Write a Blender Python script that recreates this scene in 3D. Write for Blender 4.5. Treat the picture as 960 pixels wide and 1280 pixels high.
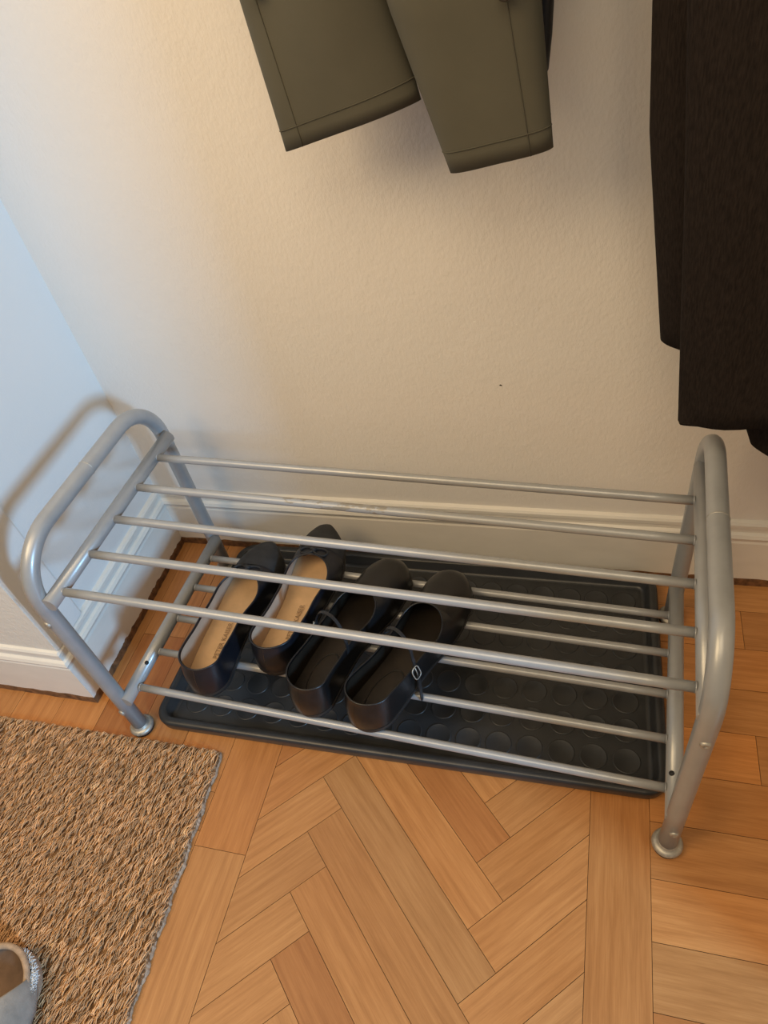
import bpy, bmesh, math, random
import numpy as np
from mathutils import Vector, Matrix

for o in list(bpy.data.objects):
    bpy.data.objects.remove(o, do_unlink=True)
random.seed(7)
rng = np.random.default_rng(11)
scn = bpy.context.scene
COL = scn.collection

# ------------------------------------------------------------------ camera
cam_data = bpy.data.cameras.new('camera')
cam = bpy.data.objects.new('camera', cam_data)
COL.objects.link(cam)
cam_data.sensor_fit = 'VERTICAL'
cam_data.sensor_height = 36.0
cam_data.sensor_width = 27.0
cam_data.lens = 898.689 / 1280 * 36.0
cam_data.clip_start = 0.01
R = Matrix(((0.9621768, -0.0569834, 0.2663995), (0.2236355, 0.7236475, -0.6529329), (-0.1555730, 0.6878133, 0.7090204)))
M4 = R.to_4x4()
M4.translation = Vector((0.525846, -0.861083, 1.066621))
cam.matrix_world = M4
scn.camera = cam

# ------------------------------------------------------------------ exposure, world, lights
scn.view_settings.view_transform = 'Standard'
scn.view_settings.look = 'None'
scn.view_settings.gamma = 1.0
scn.view_settings.use_curve_mapping = False
scn.view_settings.exposure = -0.10

world = bpy.data.worlds.new('world')
scn.world = world
world.use_nodes = True
bg = world.node_tree.nodes['Background']
bg.inputs['Color'].default_value = (1.0, 0.90, 0.80, 1)
bg.inputs['Strength'].default_value = 0.285


def area_light(name, loc, target, sx, sy, energy, color):
    d = bpy.data.lights.new(name, 'AREA')
    d.shape = 'RECTANGLE'
    d.size = sx
    d.size_y = sy
    d.energy = energy
    d.color = color
    o = bpy.data.objects.new(name, d)
    COL.objects.link(o)
    o.location = loc
    o.rotation_euler = (Vector(target) - Vector(loc)).to_track_quat('-Z', 'Y').to_euler()
    return o


# daylight coming in low through a window to the front right
area_light('window_daylight', (2.35, -1.70, 1.20), (-0.25, -0.2, 0.35), 0.18, 0.42, 74, (0.32, 0.63, 1.0))
# warm ceiling lamp in the hall
area_light('ceiling_lamp', (0.42, -1.35, 2.40), (0.3, -0.2, 0.3), 1.0, 1.0, 15.5, (1.0, 0.78, 0.50))
# second warm lamp further along the hall, beyond the end of the left wall
area_light('hall_lamp', (-0.55, -1.15, 1.80), (0.1, 0.0, 0.7), 0.8, 0.8, 20.5, (1.0, 0.72, 0.40))


# ------------------------------------------------------------------ material helpers
def new_mat(name):
    m = bpy.data.materials.new(name)
    m.use_nodes = True
    nt = m.node_tree
    b = nt.nodes['Principled BSDF']
    return m, nt, b


def nd(nt, kind, **kw):
    n = nt.nodes.new(kind)
    for k, v in kw.items():
        setattr(n, k, v)
    return n


def noise(nt, scale, detail=4, rough=0.5, vec=None, stretch=None):
    n = nd(nt, 'ShaderNodeTexNoise')
    n.inputs['Scale'].default_value = scale
    n.inputs['Detail'].default_value = detail
    n.inputs['Roughness'].default_value = rough
    if vec is None:
        vec = nd(nt, 'ShaderNodeTexCoord').outputs['Object']
    if stretch:
        mp = nd(nt, 'ShaderNodeMapping')
        mp.inputs['Scale'].default_value = stretch
        nt.links.new(vec, mp.inputs['Vector'])
        vec = mp.outputs['Vector']
    nt.links.new(vec, n.inputs['Vector'])
    return n


def ramp(nt, fac, stops):
    r = nd(nt, 'ShaderNodeValToRGB')
    e = r.color_ramp.elements
    while len(e) < len(stops):
        e.new(0.5)
    for i, (p, c) in enumerate(stops):
        e[i].position = p
        e[i].color = (*c, 1) if len(c) == 3 else c
    nt.links.new(fac, r.inputs['Fac'])
    return r


def bump(nt, b, height, strength=0.3, dist=0.002):
    n = nd(nt, 'ShaderNodeBump')
    n.inputs['Strength'].default_value = strength
    n.inputs['Distance'].default_value = dist
    nt.links.new(height, n.inputs['Height'])
    nt.links.new(n.outputs['Normal'], b.inputs['Normal'])
    return n


def simple_mat(name, color, rough=0.5, metal=0.0, var=0.12, scale=60, bstr=0.0, bscale=200, bdist=0.001, spec=0.5, stretch=None, coat=0.0):
    m, nt, b = new_mat(name)
    n = noise(nt, scale, 4, 0.55, stretch=stretch)
    lo = tuple(max(0, c * (1 - var)) for c in color)
    hi = tuple(min(1, c * (1 + var)) for c in color)
    r = ramp(nt, n.outputs['Fac'], [(0.3, lo), (0.7, hi)])
    nt.links.new(r.outputs['Color'], b.inputs['Base Color'])
    b.inputs['Roughness'].default_value = rough
    b.inputs['Metallic'].default_value = metal
    b.inputs['Specular IOR Level'].default_value = spec
    b.inputs['Coat Weight'].default_value = coat
    if bstr:
        n2 = noise(nt, bscale, 3, 0.6, stretch=stretch)
        bump(nt, b, n2.outputs['Fac'], bstr, bdist)
    return m


# wall paint with faint woodchip texture and a few marks
def wall_mat(name, color, marks=(), chip=0.42):
    m, nt, b = new_mat(name)
    tc = nd(nt, 'ShaderNodeTexCoord')
    n1 = noise(nt, 3.0, 3, 0.5, tc.outputs['Object'])
    r = ramp(nt, n1.outputs['Fac'], [(0.3, tuple(c * 0.96 for c in color)), (0.7, color)])
    col = r.outputs['Color']
    n2 = noise(nt, 260, 4, 0.6, tc.outputs['Object'], (1, 1, 0.55))
    n3 = noise(nt, 70, 3, 0.5, tc.outputs['Object'])
    add = nd(nt, 'ShaderNodeMath', operation='MULTIPLY_ADD')
    add.inputs[1].default_value = 0.9
    nt.links.new(n3.outputs['Fac'], add.inputs[0])
    nt.links.new(n2.outputs['Fac'], add.inputs[2])
    bump(nt, b, add.outputs[0], chip, 0.0016)
    for (p, rad, c) in marks:
        v = nd(nt, 'ShaderNodeVectorMath', operation='SUBTRACT')
        nz = noise(nt, 300, 2, 0.5, tc.outputs['Object'])
        off = nd(nt, 'ShaderNodeVectorMath', operation='MULTIPLY_ADD')
        off.inputs[1].default_value = (0.006, 0.006, 0.006)
        nt.links.new(nz.outputs['Color'], off.inputs[0])
        nt.links.new(tc.outputs['Object'], off.inputs[2])
        nt.links.new(off.outputs[0], v.inputs[0])
        v.inputs[1].default_value = (p[0] + 0.003, p[1] + 0.003, p[2] + 0.003)
        sc = nd(nt, 'ShaderNodeVectorMath', operation='MULTIPLY')
        sc.inputs[1].default_value = (1, 0.2, 1.7)
        nt.links.new(v.outputs[0], sc.inputs[0])
        ln = nd(nt, 'ShaderNodeVectorMath', operation='LENGTH')
        nt.links.new(sc.outputs[0], ln.inputs[0])
        lt = nd(nt, 'ShaderNodeMath', operation='LESS_THAN')
        lt.inputs[1].default_value = rad
        nt.links.new(ln.outputs['Value'], lt.inputs[0])
        mx = nd(nt, 'ShaderNodeMix', data_type='RGBA')
        nt.links.new(lt.outputs[0], mx.inputs['Factor'])
        nt.links.new(col, mx.inputs['A'])
        mx.inputs['B'].default_value = (*c, 1)
        col = mx.outputs['Result']
    nt.links.new(col, b.inputs['Base Color'])
    b.inputs['Roughness'].default_value = 0.75
    return m


M = {}
M['wall_back'] = wall_mat('wall_back_paint', (0.78, 0.745, 0.69),
                          marks=[((0.3977, 0.010, 0.4125), 0.0024, (0.05, 0.04, 0.02)), ((0.3659, 0.010, 0.5212), 0.0016, (0.9, 0.88, 0.82)),
                                 ((0.423, 0.010, 0.516), 0.0014, (0.9, 0.88, 0.82))])
M['wall_left'] = wall_mat('wall_left_paint', (0.76, 0.75, 0.72), chip=0.12)
M['wall_front'] = wall_mat('wall_pier_paper', (0.72, 0.69, 0.62), chip=0.6)
M['baseboard'] = simple_mat('baseboard_paint', (0.76, 0.73, 0.66), 0.38, var=0.04, scale=12, bstr=0.12, bscale=60, stretch=(1, 1, 2))
M['bare_wood'] = simple_mat('baseboard_bare_wood', (0.16, 0.075, 0.03), 0.7, var=0.55, scale=90, bstr=0.6, bscale=150)
M['metal'] = simple_mat('silver_grey_enamel', (0.34, 0.35, 0.355), 0.35, metal=0.25, var=0.05, scale=40, bstr=0.06, bscale=500, bdist=0.0004, coat=0.15)
M['chrome'] = simple_mat('galvanised_steel', (0.42, 0.40, 0.35), 0.48, metal=0.6, var=0.2, scale=200)
M['black'] = simple_mat('black_rubber', (0.012, 0.012, 0.013), 0.7)
M['tray'] = simple_mat('charcoal_plastic', (0.023, 0.0245, 0.026), 0.36, var=0.2, scale=25, bstr=0.15, bscale=300, bdist=0.0006)
M['leather'] = simple_mat('black_navy_leather', (0.007, 0.008, 0.012), 0.34, var=0.25, scale=50, bstr=0.18, bscale=420, bdist=0.0006)
M['leather_matte'] = simple_mat('charcoal_suede', (0.018, 0.018, 0.0185), 0.75, var=0.3, scale=80, bstr=0.3, bscale=700, bdist=0.0006)
M['leather_brown'] = simple_mat('brown_black_leather', (0.0080, 0.0078, 0.0082), 0.33, var=0.3, scale=40, bstr=0.2, bscale=380, bdist=0.0006)
M['lining_beige'] = simple_mat('beige_leather_lining', (0.46, 0.345, 0.25), 0.6, var=0.12, scale=30)
M['insole_beige'] = simple_mat('tan_leather_insole', (0.60, 0.40, 0.22), 0.55, var=0.10, scale=35, bstr=0.1, bscale=300)
M['insole_dark'] = simple_mat('dark_brown_insole', (0.015, 0.010, 0.006), 0.5, var=0.35, scale=40)
M['sole'] = simple_mat('black_outsole', (0.018, 0.016, 0.015), 0.55)
M['strap_leather'] = simple_mat('black_strap_leather', (0.016, 0.016, 0.0175), 0.42, var=0.2, scale=60)
M['ink'] = simple_mat('faded_ink', (0.27, 0.17, 0.085), 0.7)
M['olive'] = simple_mat('olive_cotton_twill', (0.088, 0.084, 0.060), 0.8, var=0.10, scale=9, bstr=0.25, bscale=900, bdist=0.0004)
M['olive_thread'] = simple_mat('olive_thread', (0.076, 0.072, 0.051), 0.9)
M['wool'] = simple_mat('dark_brown_wool', (0.0155, 0.0115, 0.0095), 0.95, var=0.40, scale=620, bstr=0.4, bscale=900, bdist=0.0005, stretch=(1, 1, 0.16), spec=0.15)
M['wool_hem'] = simple_mat('dark_wool_fold', (0.013, 0.010, 0.008), 0.95, var=0.3, scale=300, spec=0.15)
M['button'] = simple_mat('dark_horn_button', (0.035, 0.028, 0.02), 0.35, var=0.4, scale=90)
M['strap_black'] = simple_mat('black_webbing', (0.012, 0.012, 0.014), 0.6, bstr=0.3, bscale=600)
M['clog_suede'] = simple_mat('grey_suede', (0.30, 0.27, 0.23), 0.9, var=0.18, scale=60, bstr=0.4, bscale=500)
M['clog_insole'] = simple_mat('brown_footbed', (0.13, 0.080, 0.050), 0.85, var=0.3, scale=30, bstr=0.3, bscale=300)
M['clog_rim'] = simple_mat('tan_cork_rim', (0.40, 0.29, 0.20), 0.85, var=0.2, scale=120, bstr=0.3, bscale=300)
M['fleece'] = simple_mat('white_fleece', (0.80, 0.80, 0.78), 0.95, var=0.1, scale=300, bstr=0.6, bscale=500)
M['backing'] = simple_mat('pale_latex_backing', (0.42, 0.30, 0.20), 0.8, var=0.35, scale=120, bstr=0.5, bscale=250)
M['gap'] = simple_mat('dark_floor_gap', (0.035, 0.018, 0.008), 0.9)


def worn_metal():
    m, nt, b = new_mat('worn_silver_enamel')
    tc = nd(nt, 'ShaderNodeTexCoord')
    n = noise(nt, 55, 5, 0.65, tc.outputs['Object'], (0.6, 1.4, 1.4))
    sep = nd(nt, 'ShaderNodeSeparateXYZ')
    nt.links.new(tc.outputs['Object'], sep.inputs[0])
    # chips gather a third of the way along the rod
    d = nd(nt, 'ShaderNodeMath', operation='SUBTRACT')
    d.inputs[1].default_value = 0.33
    nt.links.new(sep.outputs['X'], d.inputs[0])
    a = nd(nt, 'ShaderNodeMath', operation='ABSOLUTE')
    nt.links.new(d.outputs[0], a.inputs[0])
    s = nd(nt, 'ShaderNodeMath', operation='MULTIPLY_ADD')
    s.inputs[1].default_value = -1.6
    nt.links.new(a.outputs[0], s.inputs[0])
    nt.links.new(n.outputs['Fac'], s.inputs[2])
    r = ramp(nt, s.outputs[0], [(0.47, (0.34, 0.35, 0.355)), (0.482, (0.27, 0.25, 0.21))])
    nt.links.new(r.outputs['Color'], b.inputs['Base Color'])
    bump(nt, b, r.outputs['Color'], 0.5, 0.0006)
    b.inputs['Roughness'].default_value = 0.4
    b.inputs['Metallic'].default_value = 0.2
    return m


M['worn'] = worn_metal()


def floor_mat():
    m, nt, b = new_mat('oiled_beech_parquet')
    at = nd(nt, 'ShaderNodeAttribute', attribute_name='grain')
    tint = nd(nt, 'ShaderNodeAttribute', attribute_name='tint')
    n = noise(nt, 9, 5, 0.6, at.outputs['Vector'], (1.0, 16.0, 1.0))
    n2 = noise(nt, 60, 3, 0.6, at.outputs['Vector'], (0.5, 14.0, 1.0))
    n3 = noise(nt, 5, 2, 0.5, at.outputs['Vector'], (1.0, 2.0, 1.0))
    r = ramp(nt, n.outputs['Fac'], [(0.25, (0.38, 0.160, 0.046)), (0.5, (0.475, 0.212, 0.066)), (0.75, (0.55, 0.262, 0.088))])
    r2 = ramp(nt, n2.outputs['Fac'], [(0.35, (0.88, 0.85, 0.82)), (0.6, (1, 1, 1))])
    mx = nd(nt, 'ShaderNodeMix', data_type='RGBA', blend_type='MULTIPLY')
    mx.inputs['Factor'].default_value = 0.8
    nt.links.new(r.outputs['Color'], mx.inputs['A'])
    nt.links.new(r2.outputs['Color'], mx.inputs['B'])
    mx2 = nd(nt, 'ShaderNodeMix', data_type='RGBA', blend_type='MULTIPLY')
    mx2.inputs['Factor'].default_value = 1.0
    nt.links.new(mx.outputs['Result'], mx2.inputs['A'])
    nt.links.new(tint.outputs['Color'], mx2.inputs['B'])
    r3 = ramp(nt, n3.outputs['Fac'], [(0.3, (0.92, 0.88, 0.84)), (0.65, (1, 1, 1))])
    mx3 = nd(nt, 'ShaderNodeMix', data_type='RGBA', blend_type='MULTIPLY')
    mx3.inputs['Factor'].default_value = 1.0
    nt.links.new(mx2.outputs['Result'], mx3.inputs['A'])
    nt.links.new(r3.outputs['Color'], mx3.inputs['B'])
    nt.links.new(mx3.outputs['Result'], b.inputs['Base Color'])
    rr = ramp(nt, n3.outputs['Fac'], [(0.3, (0.34, 0.34, 0.34)), (0.7, (0.46, 0.46, 0.46))])
    nt.links.new(rr.outputs['Color'], b.inputs['Roughness'])
    bump(nt, b, n2.outputs['Fac'], 0.08, 0.0006)
    return m


M['floor'] = floor_mat()


def pile_mat():
    m, nt, b = new_mat('coir_fibre')
    at = nd(nt, 'ShaderNodeAttribute', attribute_name='tint')
    nt.links.new(at.outputs['Color'], b.inputs['Base Color'])
    b.inputs['Roughness'].default_value = 0.75
    b.inputs['Specular IOR Level'].default_value = 0.3
    return m


M['pile'] = pile_mat()
M['mat_base'] = simple_mat('coir_mat_base', (0.17, 0.095, 0.045), 0.95, var=0.3, scale=200, bstr=0.5, bscale=300)


# ------------------------------------------------------------------ mesh builder
class MB:
    def __init__(self):
        self.v = []
        self.f = []
        self.sm = []

    def add(self, verts, faces, smooth=True):
        o = len(self.v)
        self.v.extend([tuple(map(float, p)) for p in verts])
        for f in faces:
            self.f.append(tuple(i + o for i in f))
            self.sm.append(smooth)

    def grid(self, rows, close_u=False, close_v=False, smooth=True, flip=False):
        n = len(rows)
        m = len(rows[0])
        vs = [p for r in rows for p in r]
        fs = []
        for i in range(n if close_u else n - 1):
            for j in range(m if close_v else m - 1):
                a = i * m + j
                b = i * m + (j + 1) % m
                c = ((i + 1) % n) * m + (j + 1) % m
                d = ((i + 1) % n) * m + j
                fs.append((a, d, c, b) if flip else (a, b, c, d))
        self.add(vs, fs, smooth)

    def tube(self, path, r, seg=16, closed=False, caps=True, flat=None):
        P = [Vector(p) for p in path]
        n = len(P)
        T = []
        for i in range(n):
            a = P[(i - 1) % n] if (closed or i > 0) else P[i]
            c = P[(i + 1) % n] if (closed or i < n - 1) else P[i]
            t = (c - a)
            T.append(t.normalized() if t.length > 1e-9 else Vector((0, 0, 1)))
        up = Vector((0, 0, 1)) if abs(T[0].z) < 0.9 else Vector((1, 0, 0))
        N = (up - T[0] * up.dot(T[0])).normalized()
        rows = []
        for i in range(n):
            N = N - T[i] * N.dot(T[i])
            N.normalize()
            B = T[i].cross(N)
            rr = r[i] if isinstance(r, (list, tuple)) else r
            fl = flat or 1.0
            rows.append([P[i] + N * (math.cos(2 * math.pi * k / seg) * rr * fl) + B * (math.sin(2 * math.pi * k / seg) * rr) for k in range(seg)])
        self.grid(rows, close_u=closed, close_v=True, flip=True)
        if caps and not closed:
            o = len(self.v)
            self.add(rows[0], [tuple(range(seg))], False)
            self.add(rows[-1], [tuple(reversed(range(seg)))], False)

    def lathe(self, prof, center, axis=(0, 0, 1), seg=28):
        ax = Vector(axis).normalized()
        up = Vector((0, 0, 1)) if abs(ax.z) < 0.9 else Vector((1, 0, 0))
        n = (up - ax * up.dot(ax)).normalized()
        b = ax.cross(n)
        c = Vector(center)
        rows = []
        for (r, h) in prof:
            rows.append([c + ax * h + (n * math.cos(2 * math.pi * k / seg) + b * math.sin(2 * math.pi * k / seg)) * max(r, 1e-5) for k in range(seg)])
        self.grid(rows, close_v=True)

    def box(self, x0, x1, y0, y1, z0, z1):
        v = [(x0, y0, z0), (x1, y0, z0), (x1, y1, z0), (x0, y1, z0), (x0, y0, z1), (x1, y0, z1), (x1, y1, z1), (x0, y1, z1)]
        f = [(3, 2, 1, 0), (4, 5, 6, 7), (0, 1, 5, 4), (1, 2, 6, 5), (2, 3, 7, 6), (3, 0, 4, 7)]
        self.add(v, f, False)

    def prism(self, poly, axis, a, b, smooth=False):
        """poly: list of 2D points; extrude along axis ('x','y','z') from a to b."""
        def p3(p, t):
            if axis == 'x':
                return (t, p[0], p[1])
            if axis == 'y':
                return (p[0], t, p[1])
            return (p[0], p[1], t)
        n = len(poly)
        v = [p3(p, a) for p in poly] + [p3(p, b) for p in poly]
        f = [(i, (i + 1) % n, n + (i + 1) % n, n + i) for i in range(n)]
        self.add(v, f, smooth)
        self.add(v[:n], [tuple(reversed(range(n)))], False)
        self.add(v[n:], [tuple(range(n))], False)

    def build(self, name, mat, parent=None, off=(0, 0, 0)):
        me = bpy.data.meshes.new(name)
        vs = [(p[0] - off[0], p[1] - off[1], p[2] - off[2]) for p in self.v]
        me.from_pydata(vs, [], self.f)
        me.polygons.foreach_set('use_smooth', self.sm)
        me.materials.append(mat)
        bm = bmesh.new()
        bm.from_mesh(me)
        bmesh.ops.remove_doubles(bm, verts=bm.verts, dist=1e-6)
        bmesh.ops.recalc_face_normals(bm, faces=bm.faces)
        bm.to_mesh(me)
        bm.free()
        me.update()
        o = bpy.data.objects.new(name, me)
        COL.objects.link(o)
        if parent is not None:
            o.parent = parent
        return o


def thing(name, label, cat, loc=(0, 0, 0), rz=0.0, group=None):
    o = bpy.data.objects.new(name, None)
    o.empty_display_size = 0.05
    COL.objects.link(o)
    o.location = loc
    o.rotation_euler = (0, 0, rz)
    tag(o, label, cat, group)
    return o


def tag(o, label, cat, group=None):
    o['label'] = label
    o['category'] = cat
    if group:
        o['group'] = group


def struct(o):
    o['kind'] = 'structure'
    return o


def interp(x, xs, ys):
    return float(np.interp(x, xs, ys))


def smooth_interp(x, xs, ys):
    for i in range(len(xs) - 1):
        if x <= xs[i + 1] or i == len(xs) - 2:
            t = (x - xs[i]) / (xs[i + 1] - xs[i])
            t = min(max(t, 0), 1)
            t = t * t * (3 - 2 * t)
            return ys[i] + (ys[i + 1] - ys[i]) * t


# ------------------------------------------------------------------ floor: individually cut planks in one mesh
def clip(poly, ax, val, keep_less):
    out = []
    n = len(poly)
    for i in range(n):
        a, b = poly[i], poly[(i + 1) % n]
        ia = (a[ax] <= val) if keep_less else (a[ax] >= val)
        ib = (b[ax] <= val) if keep_less else (b[ax] >= val)
        if ia:
            out.append(a)
        if ia != ib:
            t = (val - a[ax]) / (b[ax] - a[ax])
            out.append((a[0] + t * (b[0] - a[0]), a[1] + t * (b[1] - a[1])))
    return out


def area(poly):
    return 0.5 * sum(poly[i][0] * poly[(i + 1) % len(poly)][1] - poly[(i + 1) % len(poly)][0] * poly[i][1] for i in range(len(poly)))


planks = []   # (polygon, direction angle)
X_PANEL0, X_PANEL1 = 0.0765, 0.560
w = 0.0595
q = w / math.sqrt(2)
NL = 6
colw = NL * q
u = np.array((1, -1)) / math.sqrt(2)
v = np.array((1, 1)) / math.sqrt(2)


def clip_panel(p):
    for ax, val, less in ((0, X_PANEL0, False), (0, X_PANEL1, True), (1, -0.33, True), (1, -1.7, False)):
        if len(p) < 3:
            return []
        p = clip(p, ax, val, less)
    return p


for c in range(-2, 4):
    x0 = 0.1585 + 2 * c * colw
    for k in range(-12, 24):
        A = np.array((x0, -0.4480 - 2 * q * k))          # low left corner of a down-right plank
        pu = [A, A + u * NL * w, A + u * NL * w + v * w, A + v * w]
        p = clip_panel([tuple(a) for a in pu])
        if len(p) > 2 and abs(area(p)) > 1e-5:
            planks.append((p, -math.pi / 4))
        # plank running up-right from the far end of this column
        B = A + u * NL * w
        pv = [B, B + u * w, B + u * w + v * NL * w, B + v * NL * w]
        p = clip_panel([tuple(a) for a in pv])
        if len(p) > 2 and abs(area(p)) > 1e-5:
            planks.append((p, math.pi / 4))


def rect(x0, x1, y0, y1, ang):
    planks.append(([(x0, y0), (x1, y0), (x1, y1), (x0, y1)], ang))


def col_planks(x0, x1, joints):
    for a, b in zip(joints[:-1], joints[1:]):
        rect(x0, x1, a, b, math.pi / 2)


col_planks(-0.008, X_PANEL0, [-1.7, -1.36, -0.98, -0.5814, -0.16, 0.03])
col_planks(X_PANEL1, 0.640, [-1.7, -1.31, -0.82, -0.40, 0.03])
xs = [-0.008 - 0.0877 * i for i in range(0, 15)]
for i in range(len(xs) - 1):
    off = (0.13 * i) % 0.43
    js = [-1.7] + [j for j in np.arange(-1.6 + off, -0.02, 0.43)] + [0.03]
    if i == 0:
        js = [-1.7, -1.30, -0.96, -0.77, -0.70, -0.56, -0.50, -0.2, 0.03]
    if i == 2:
        js = [-1.7, -1.24, -0.76, -0.232, 0.03]
    col_planks(xs[i + 1], xs[i], js)
ys = [0.018 - 0.0755 * i for i in range(0, 24)]
for i in range(len(ys) - 1):
    off = [0.30, 0.15, 0.34, 0.25, 0.15, 0.42, 0.28, 0.36][i % 8]
    if i == 4:
        off = 0.150
    xx = [0.640, 0.640 + off, 0.640 + off + 0.42, 0.640 + off + 0.84, 2.1]
    for a, b in zip(xx[:-1], xx[1:]):
        rect(a, b, ys[i + 1], ys[i], 0.0)
for i in range(5):
    a, b = -0.33 + 0.072 * i, -0.33 + 0.072 * (i + 1)
    jx = [X_PANEL0, X_PANEL0 + 0.12 + 0.05 * (i % 3), X_PANEL1]
    for c, d in zip(jx[:-1], jx[1:]):
        rect(c, d, a, b, 0.0)

fv, ff, fg, ft = [], [], [], []
for idx, (p, ang) in enumerate(planks):
    if area(p) < 0:
        p = p[::-1]
    cx = sum(a[0] for a in p) / len(p)
    cy = sum(a[1] for a in p) / len(p)
    # small inset for the joints
    ins = []
    n = len(p)
    g = 0.00035
    for i in range(n):
        p0, p1, p2 = np.array(p[i - 1]), np.array(p[i]), np.array(p[(i + 1) % n])
        e1 = (p1 - p0) / (np.linalg.norm(p1 - p0) + 1e-12)
        e2 = (p2 - p1) / (np.linalg.norm(p2 - p1) + 1e-12)
        n1 = np.array((-e1[1], e1[0]))
        n2 = np.array((-e2[1], e2[0]))
        d = n1 + n2
        den = 1 + n1 @ n2
        ins.append(p1 + d * g / max(den, 0.2))
    base = len(fv)
    dz = random.uniform(-0.0003, 0.0)
    ca, sa = math.cos(-ang), math.sin(-ang)
    t = random.gauss(0, 1)
    warm = random.gauss(0, 1)
    f = 1 + 0.075 * t
    tint = (min(1.25, f * (1 + 0.01 * warm)), f * (1 - 0.02 * warm), f * (1 - 0.06 * warm), 1)
    if random.random() < 0.10:
        tint = (tint[0] * 0.82, tint[1] * 0.72, tint[2] * 0.64, 1)
    ro = (random.uniform(0, 50), random.uniform(0, 50), random.uniform(0, 50))
    loc = [((a[0] - cx) * ca - (a[1] - cy) * sa + ro[0], (a[0] - cx) * sa + (a[1] - cy) * ca + ro[1], ro[2]) for a in ins]
    for a in ins:
        fv.append((a[0], a[1], dz))
    for a in ins:
        fv.append((a[0], a[1], -0.006))
    ff.append(tuple(range(base, base + n)))
    fg += loc
    ft += [tint] * n
    for i in range(n):
        j = (i + 1) % n
        ff.append((base + j, base + i, base + n + i, base + n + j))
        fg += [loc[j], loc[i], loc[i], loc[j]]
        ft += [(tint[0] * 0.5, tint[1] * 0.5, tint[2] * 0.5, 1)] * 4
base = len(fv)
fv += [(-1.4, -1.8, -0.004), (2.2, -1.8, -0.004), (2.2, 0.06, -0.004), (-1.4, 0.06, -0.004)]
fv += [(-1.4, -1.8, -0.03), (2.2, -1.8, -0.03), (2.2, 0.06, -0.03), (-1.4, 0.06, -0.03)]
extra = [(0, 1, 2, 3), (7, 6, 5, 4), (0, 4, 5, 1), (1, 5, 6, 2), (2, 6, 7, 3), (3, 7, 4, 0)]
nplank = len(ff)
for e in extra:
    ff.append(tuple(base + i for i in e))
    fg += [(0, 0, 0)] * 4
    ft += [(1, 1, 1, 1)] * 4
me = bpy.data.meshes.new('floor')
me.from_pydata(fv, [], ff)
me.materials.append(M['floor'])
me.materials.append(M['gap'])
mi = [0] * nplank + [1] * len(extra)
me.polygons.foreach_set('material_index', mi)
ga = me.attributes.new('grain', 'FLOAT_VECTOR', 'CORNER')
ga.data.foreach_set('vector', np.array(fg, dtype=np.float32).ravel())
ta = me.attributes.new('tint', 'FLOAT_COLOR', 'CORNER')
ta.data.foreach_set('color', np.array(ft, dtype=np.float32).ravel())
me.update()
floor = bpy.data.objects.new('floor', me)
COL.objects.link(floor)
struct(floor)

# ------------------------------------------------------------------ walls and baseboards
XW, YW, YP = -0.300, 0.010, -0.372           # left wall face, back wall face, near end of the left wall


def wall(name, x0, x1, y0, y1, z0, z1, mat):
    b = MB()
    b.box(x0, x1, y0, y1, z0, z1)
    return struct(b.build(name, mat))


wall('wall_back', XW - 0.02, 2.1, YW, YW + 0.10, -0.006, 2.6, M['wall_back'])
wall('wall_left', -0.42, XW, YP + 0.004, YW, -0.006, 2.6, M['wall_left'])
wall('wall_front', -1.4, XW - 0.002, YP - 0.001, YP + 0.07, -0.006, 2.6, M['wall_front'])

wall('wall_right_blocker', 1.06, 1.16, -0.795, YW, -0.006, 2.6, M['wall_left'])  # unseen wall, added to keep the daylight off most of the back wall
BH = 0.152
# profile: (outward distance from the wall, height)
PROF = [(0.010, 0.015), (0.010, 0.106), (0.0085, 0.110), (0.0085, 0.114), (0.012, 0.116), (0.0135, 0.121), (0.011, 0.127), (0.0065, 0.130),
        (0.0065, 0.137), (0.0085, 0.140), (0.0085, 0.147), (0.006, 0.151), (0.0, 0.153)]


def board(name, path, mat_w=M['baseboard']):
    """sweep the moulding along a 2-D path (list of (x, y, outward normal))"""
    b = MB()
    rows = []
    for (x, y, nx, ny) in path:
        rows.append([(x + nx * d, y + ny * d, z) for d, z in [(0.0, 0.015)] + PROF])
    for r0, r1 in zip(rows[:-1], rows[1:]):
        for k in range(len(r0) - 1):
            b.add([r0[k], r0[k + 1], r1[k + 1], r1[k]], [(0, 1, 2, 3)], False)
    for r in (rows[0], rows[-1]):
        b.add(r, [tuple(range(len(r)))], False)
    o = struct(b.build(name, mat_w))
    # bare wood strip the paint stops short of
    s = MB()
    last = None
    N = 60
    pts = []
    for (x0, y0, a, c), (x1, y1, d, e) in zip(path[:-1], path[1:]):
        for i in range(N + 1):
            t = i / N
            pts.append((x0 + (x1 - x0) * t, y0 + (y1 - y0) * t, a + (d - a) * t, c + (e - c) * t))
    rows = []
    for (x, y, nx, ny) in pts:
        h = 0.0165 + random.uniform(-0.0012, 0.0022)
        dd = 0.0103 + random.uniform(0, 0.0012)
        rows.append([(x, y, -0.001), (x + nx * dd, y + ny * dd, -0.001), (x + nx * dd, y + ny * dd, h * 0.8), (x + nx * (dd - 0.001), y + ny * (dd - 0.001), h), (x, y, h)])
    s.grid(rows, smooth=False)
    for r in (rows[0], rows[-1]):
        s.add(r, [tuple(range(5))], False)
    return s.build('bare_wood_edge', M['bare_wood'], o)


board('baseboard_back', [(XW + 0.0, YW, 0, -1), (1.06, YW, 0, -1)])
board('baseboard_left', [(XW, YW, 1, 0), (XW, YP, 1, -1)])
board('baseboard_front', [(XW, YP, 1, -1), (-1.4, YP, 0, -1)])
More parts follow.
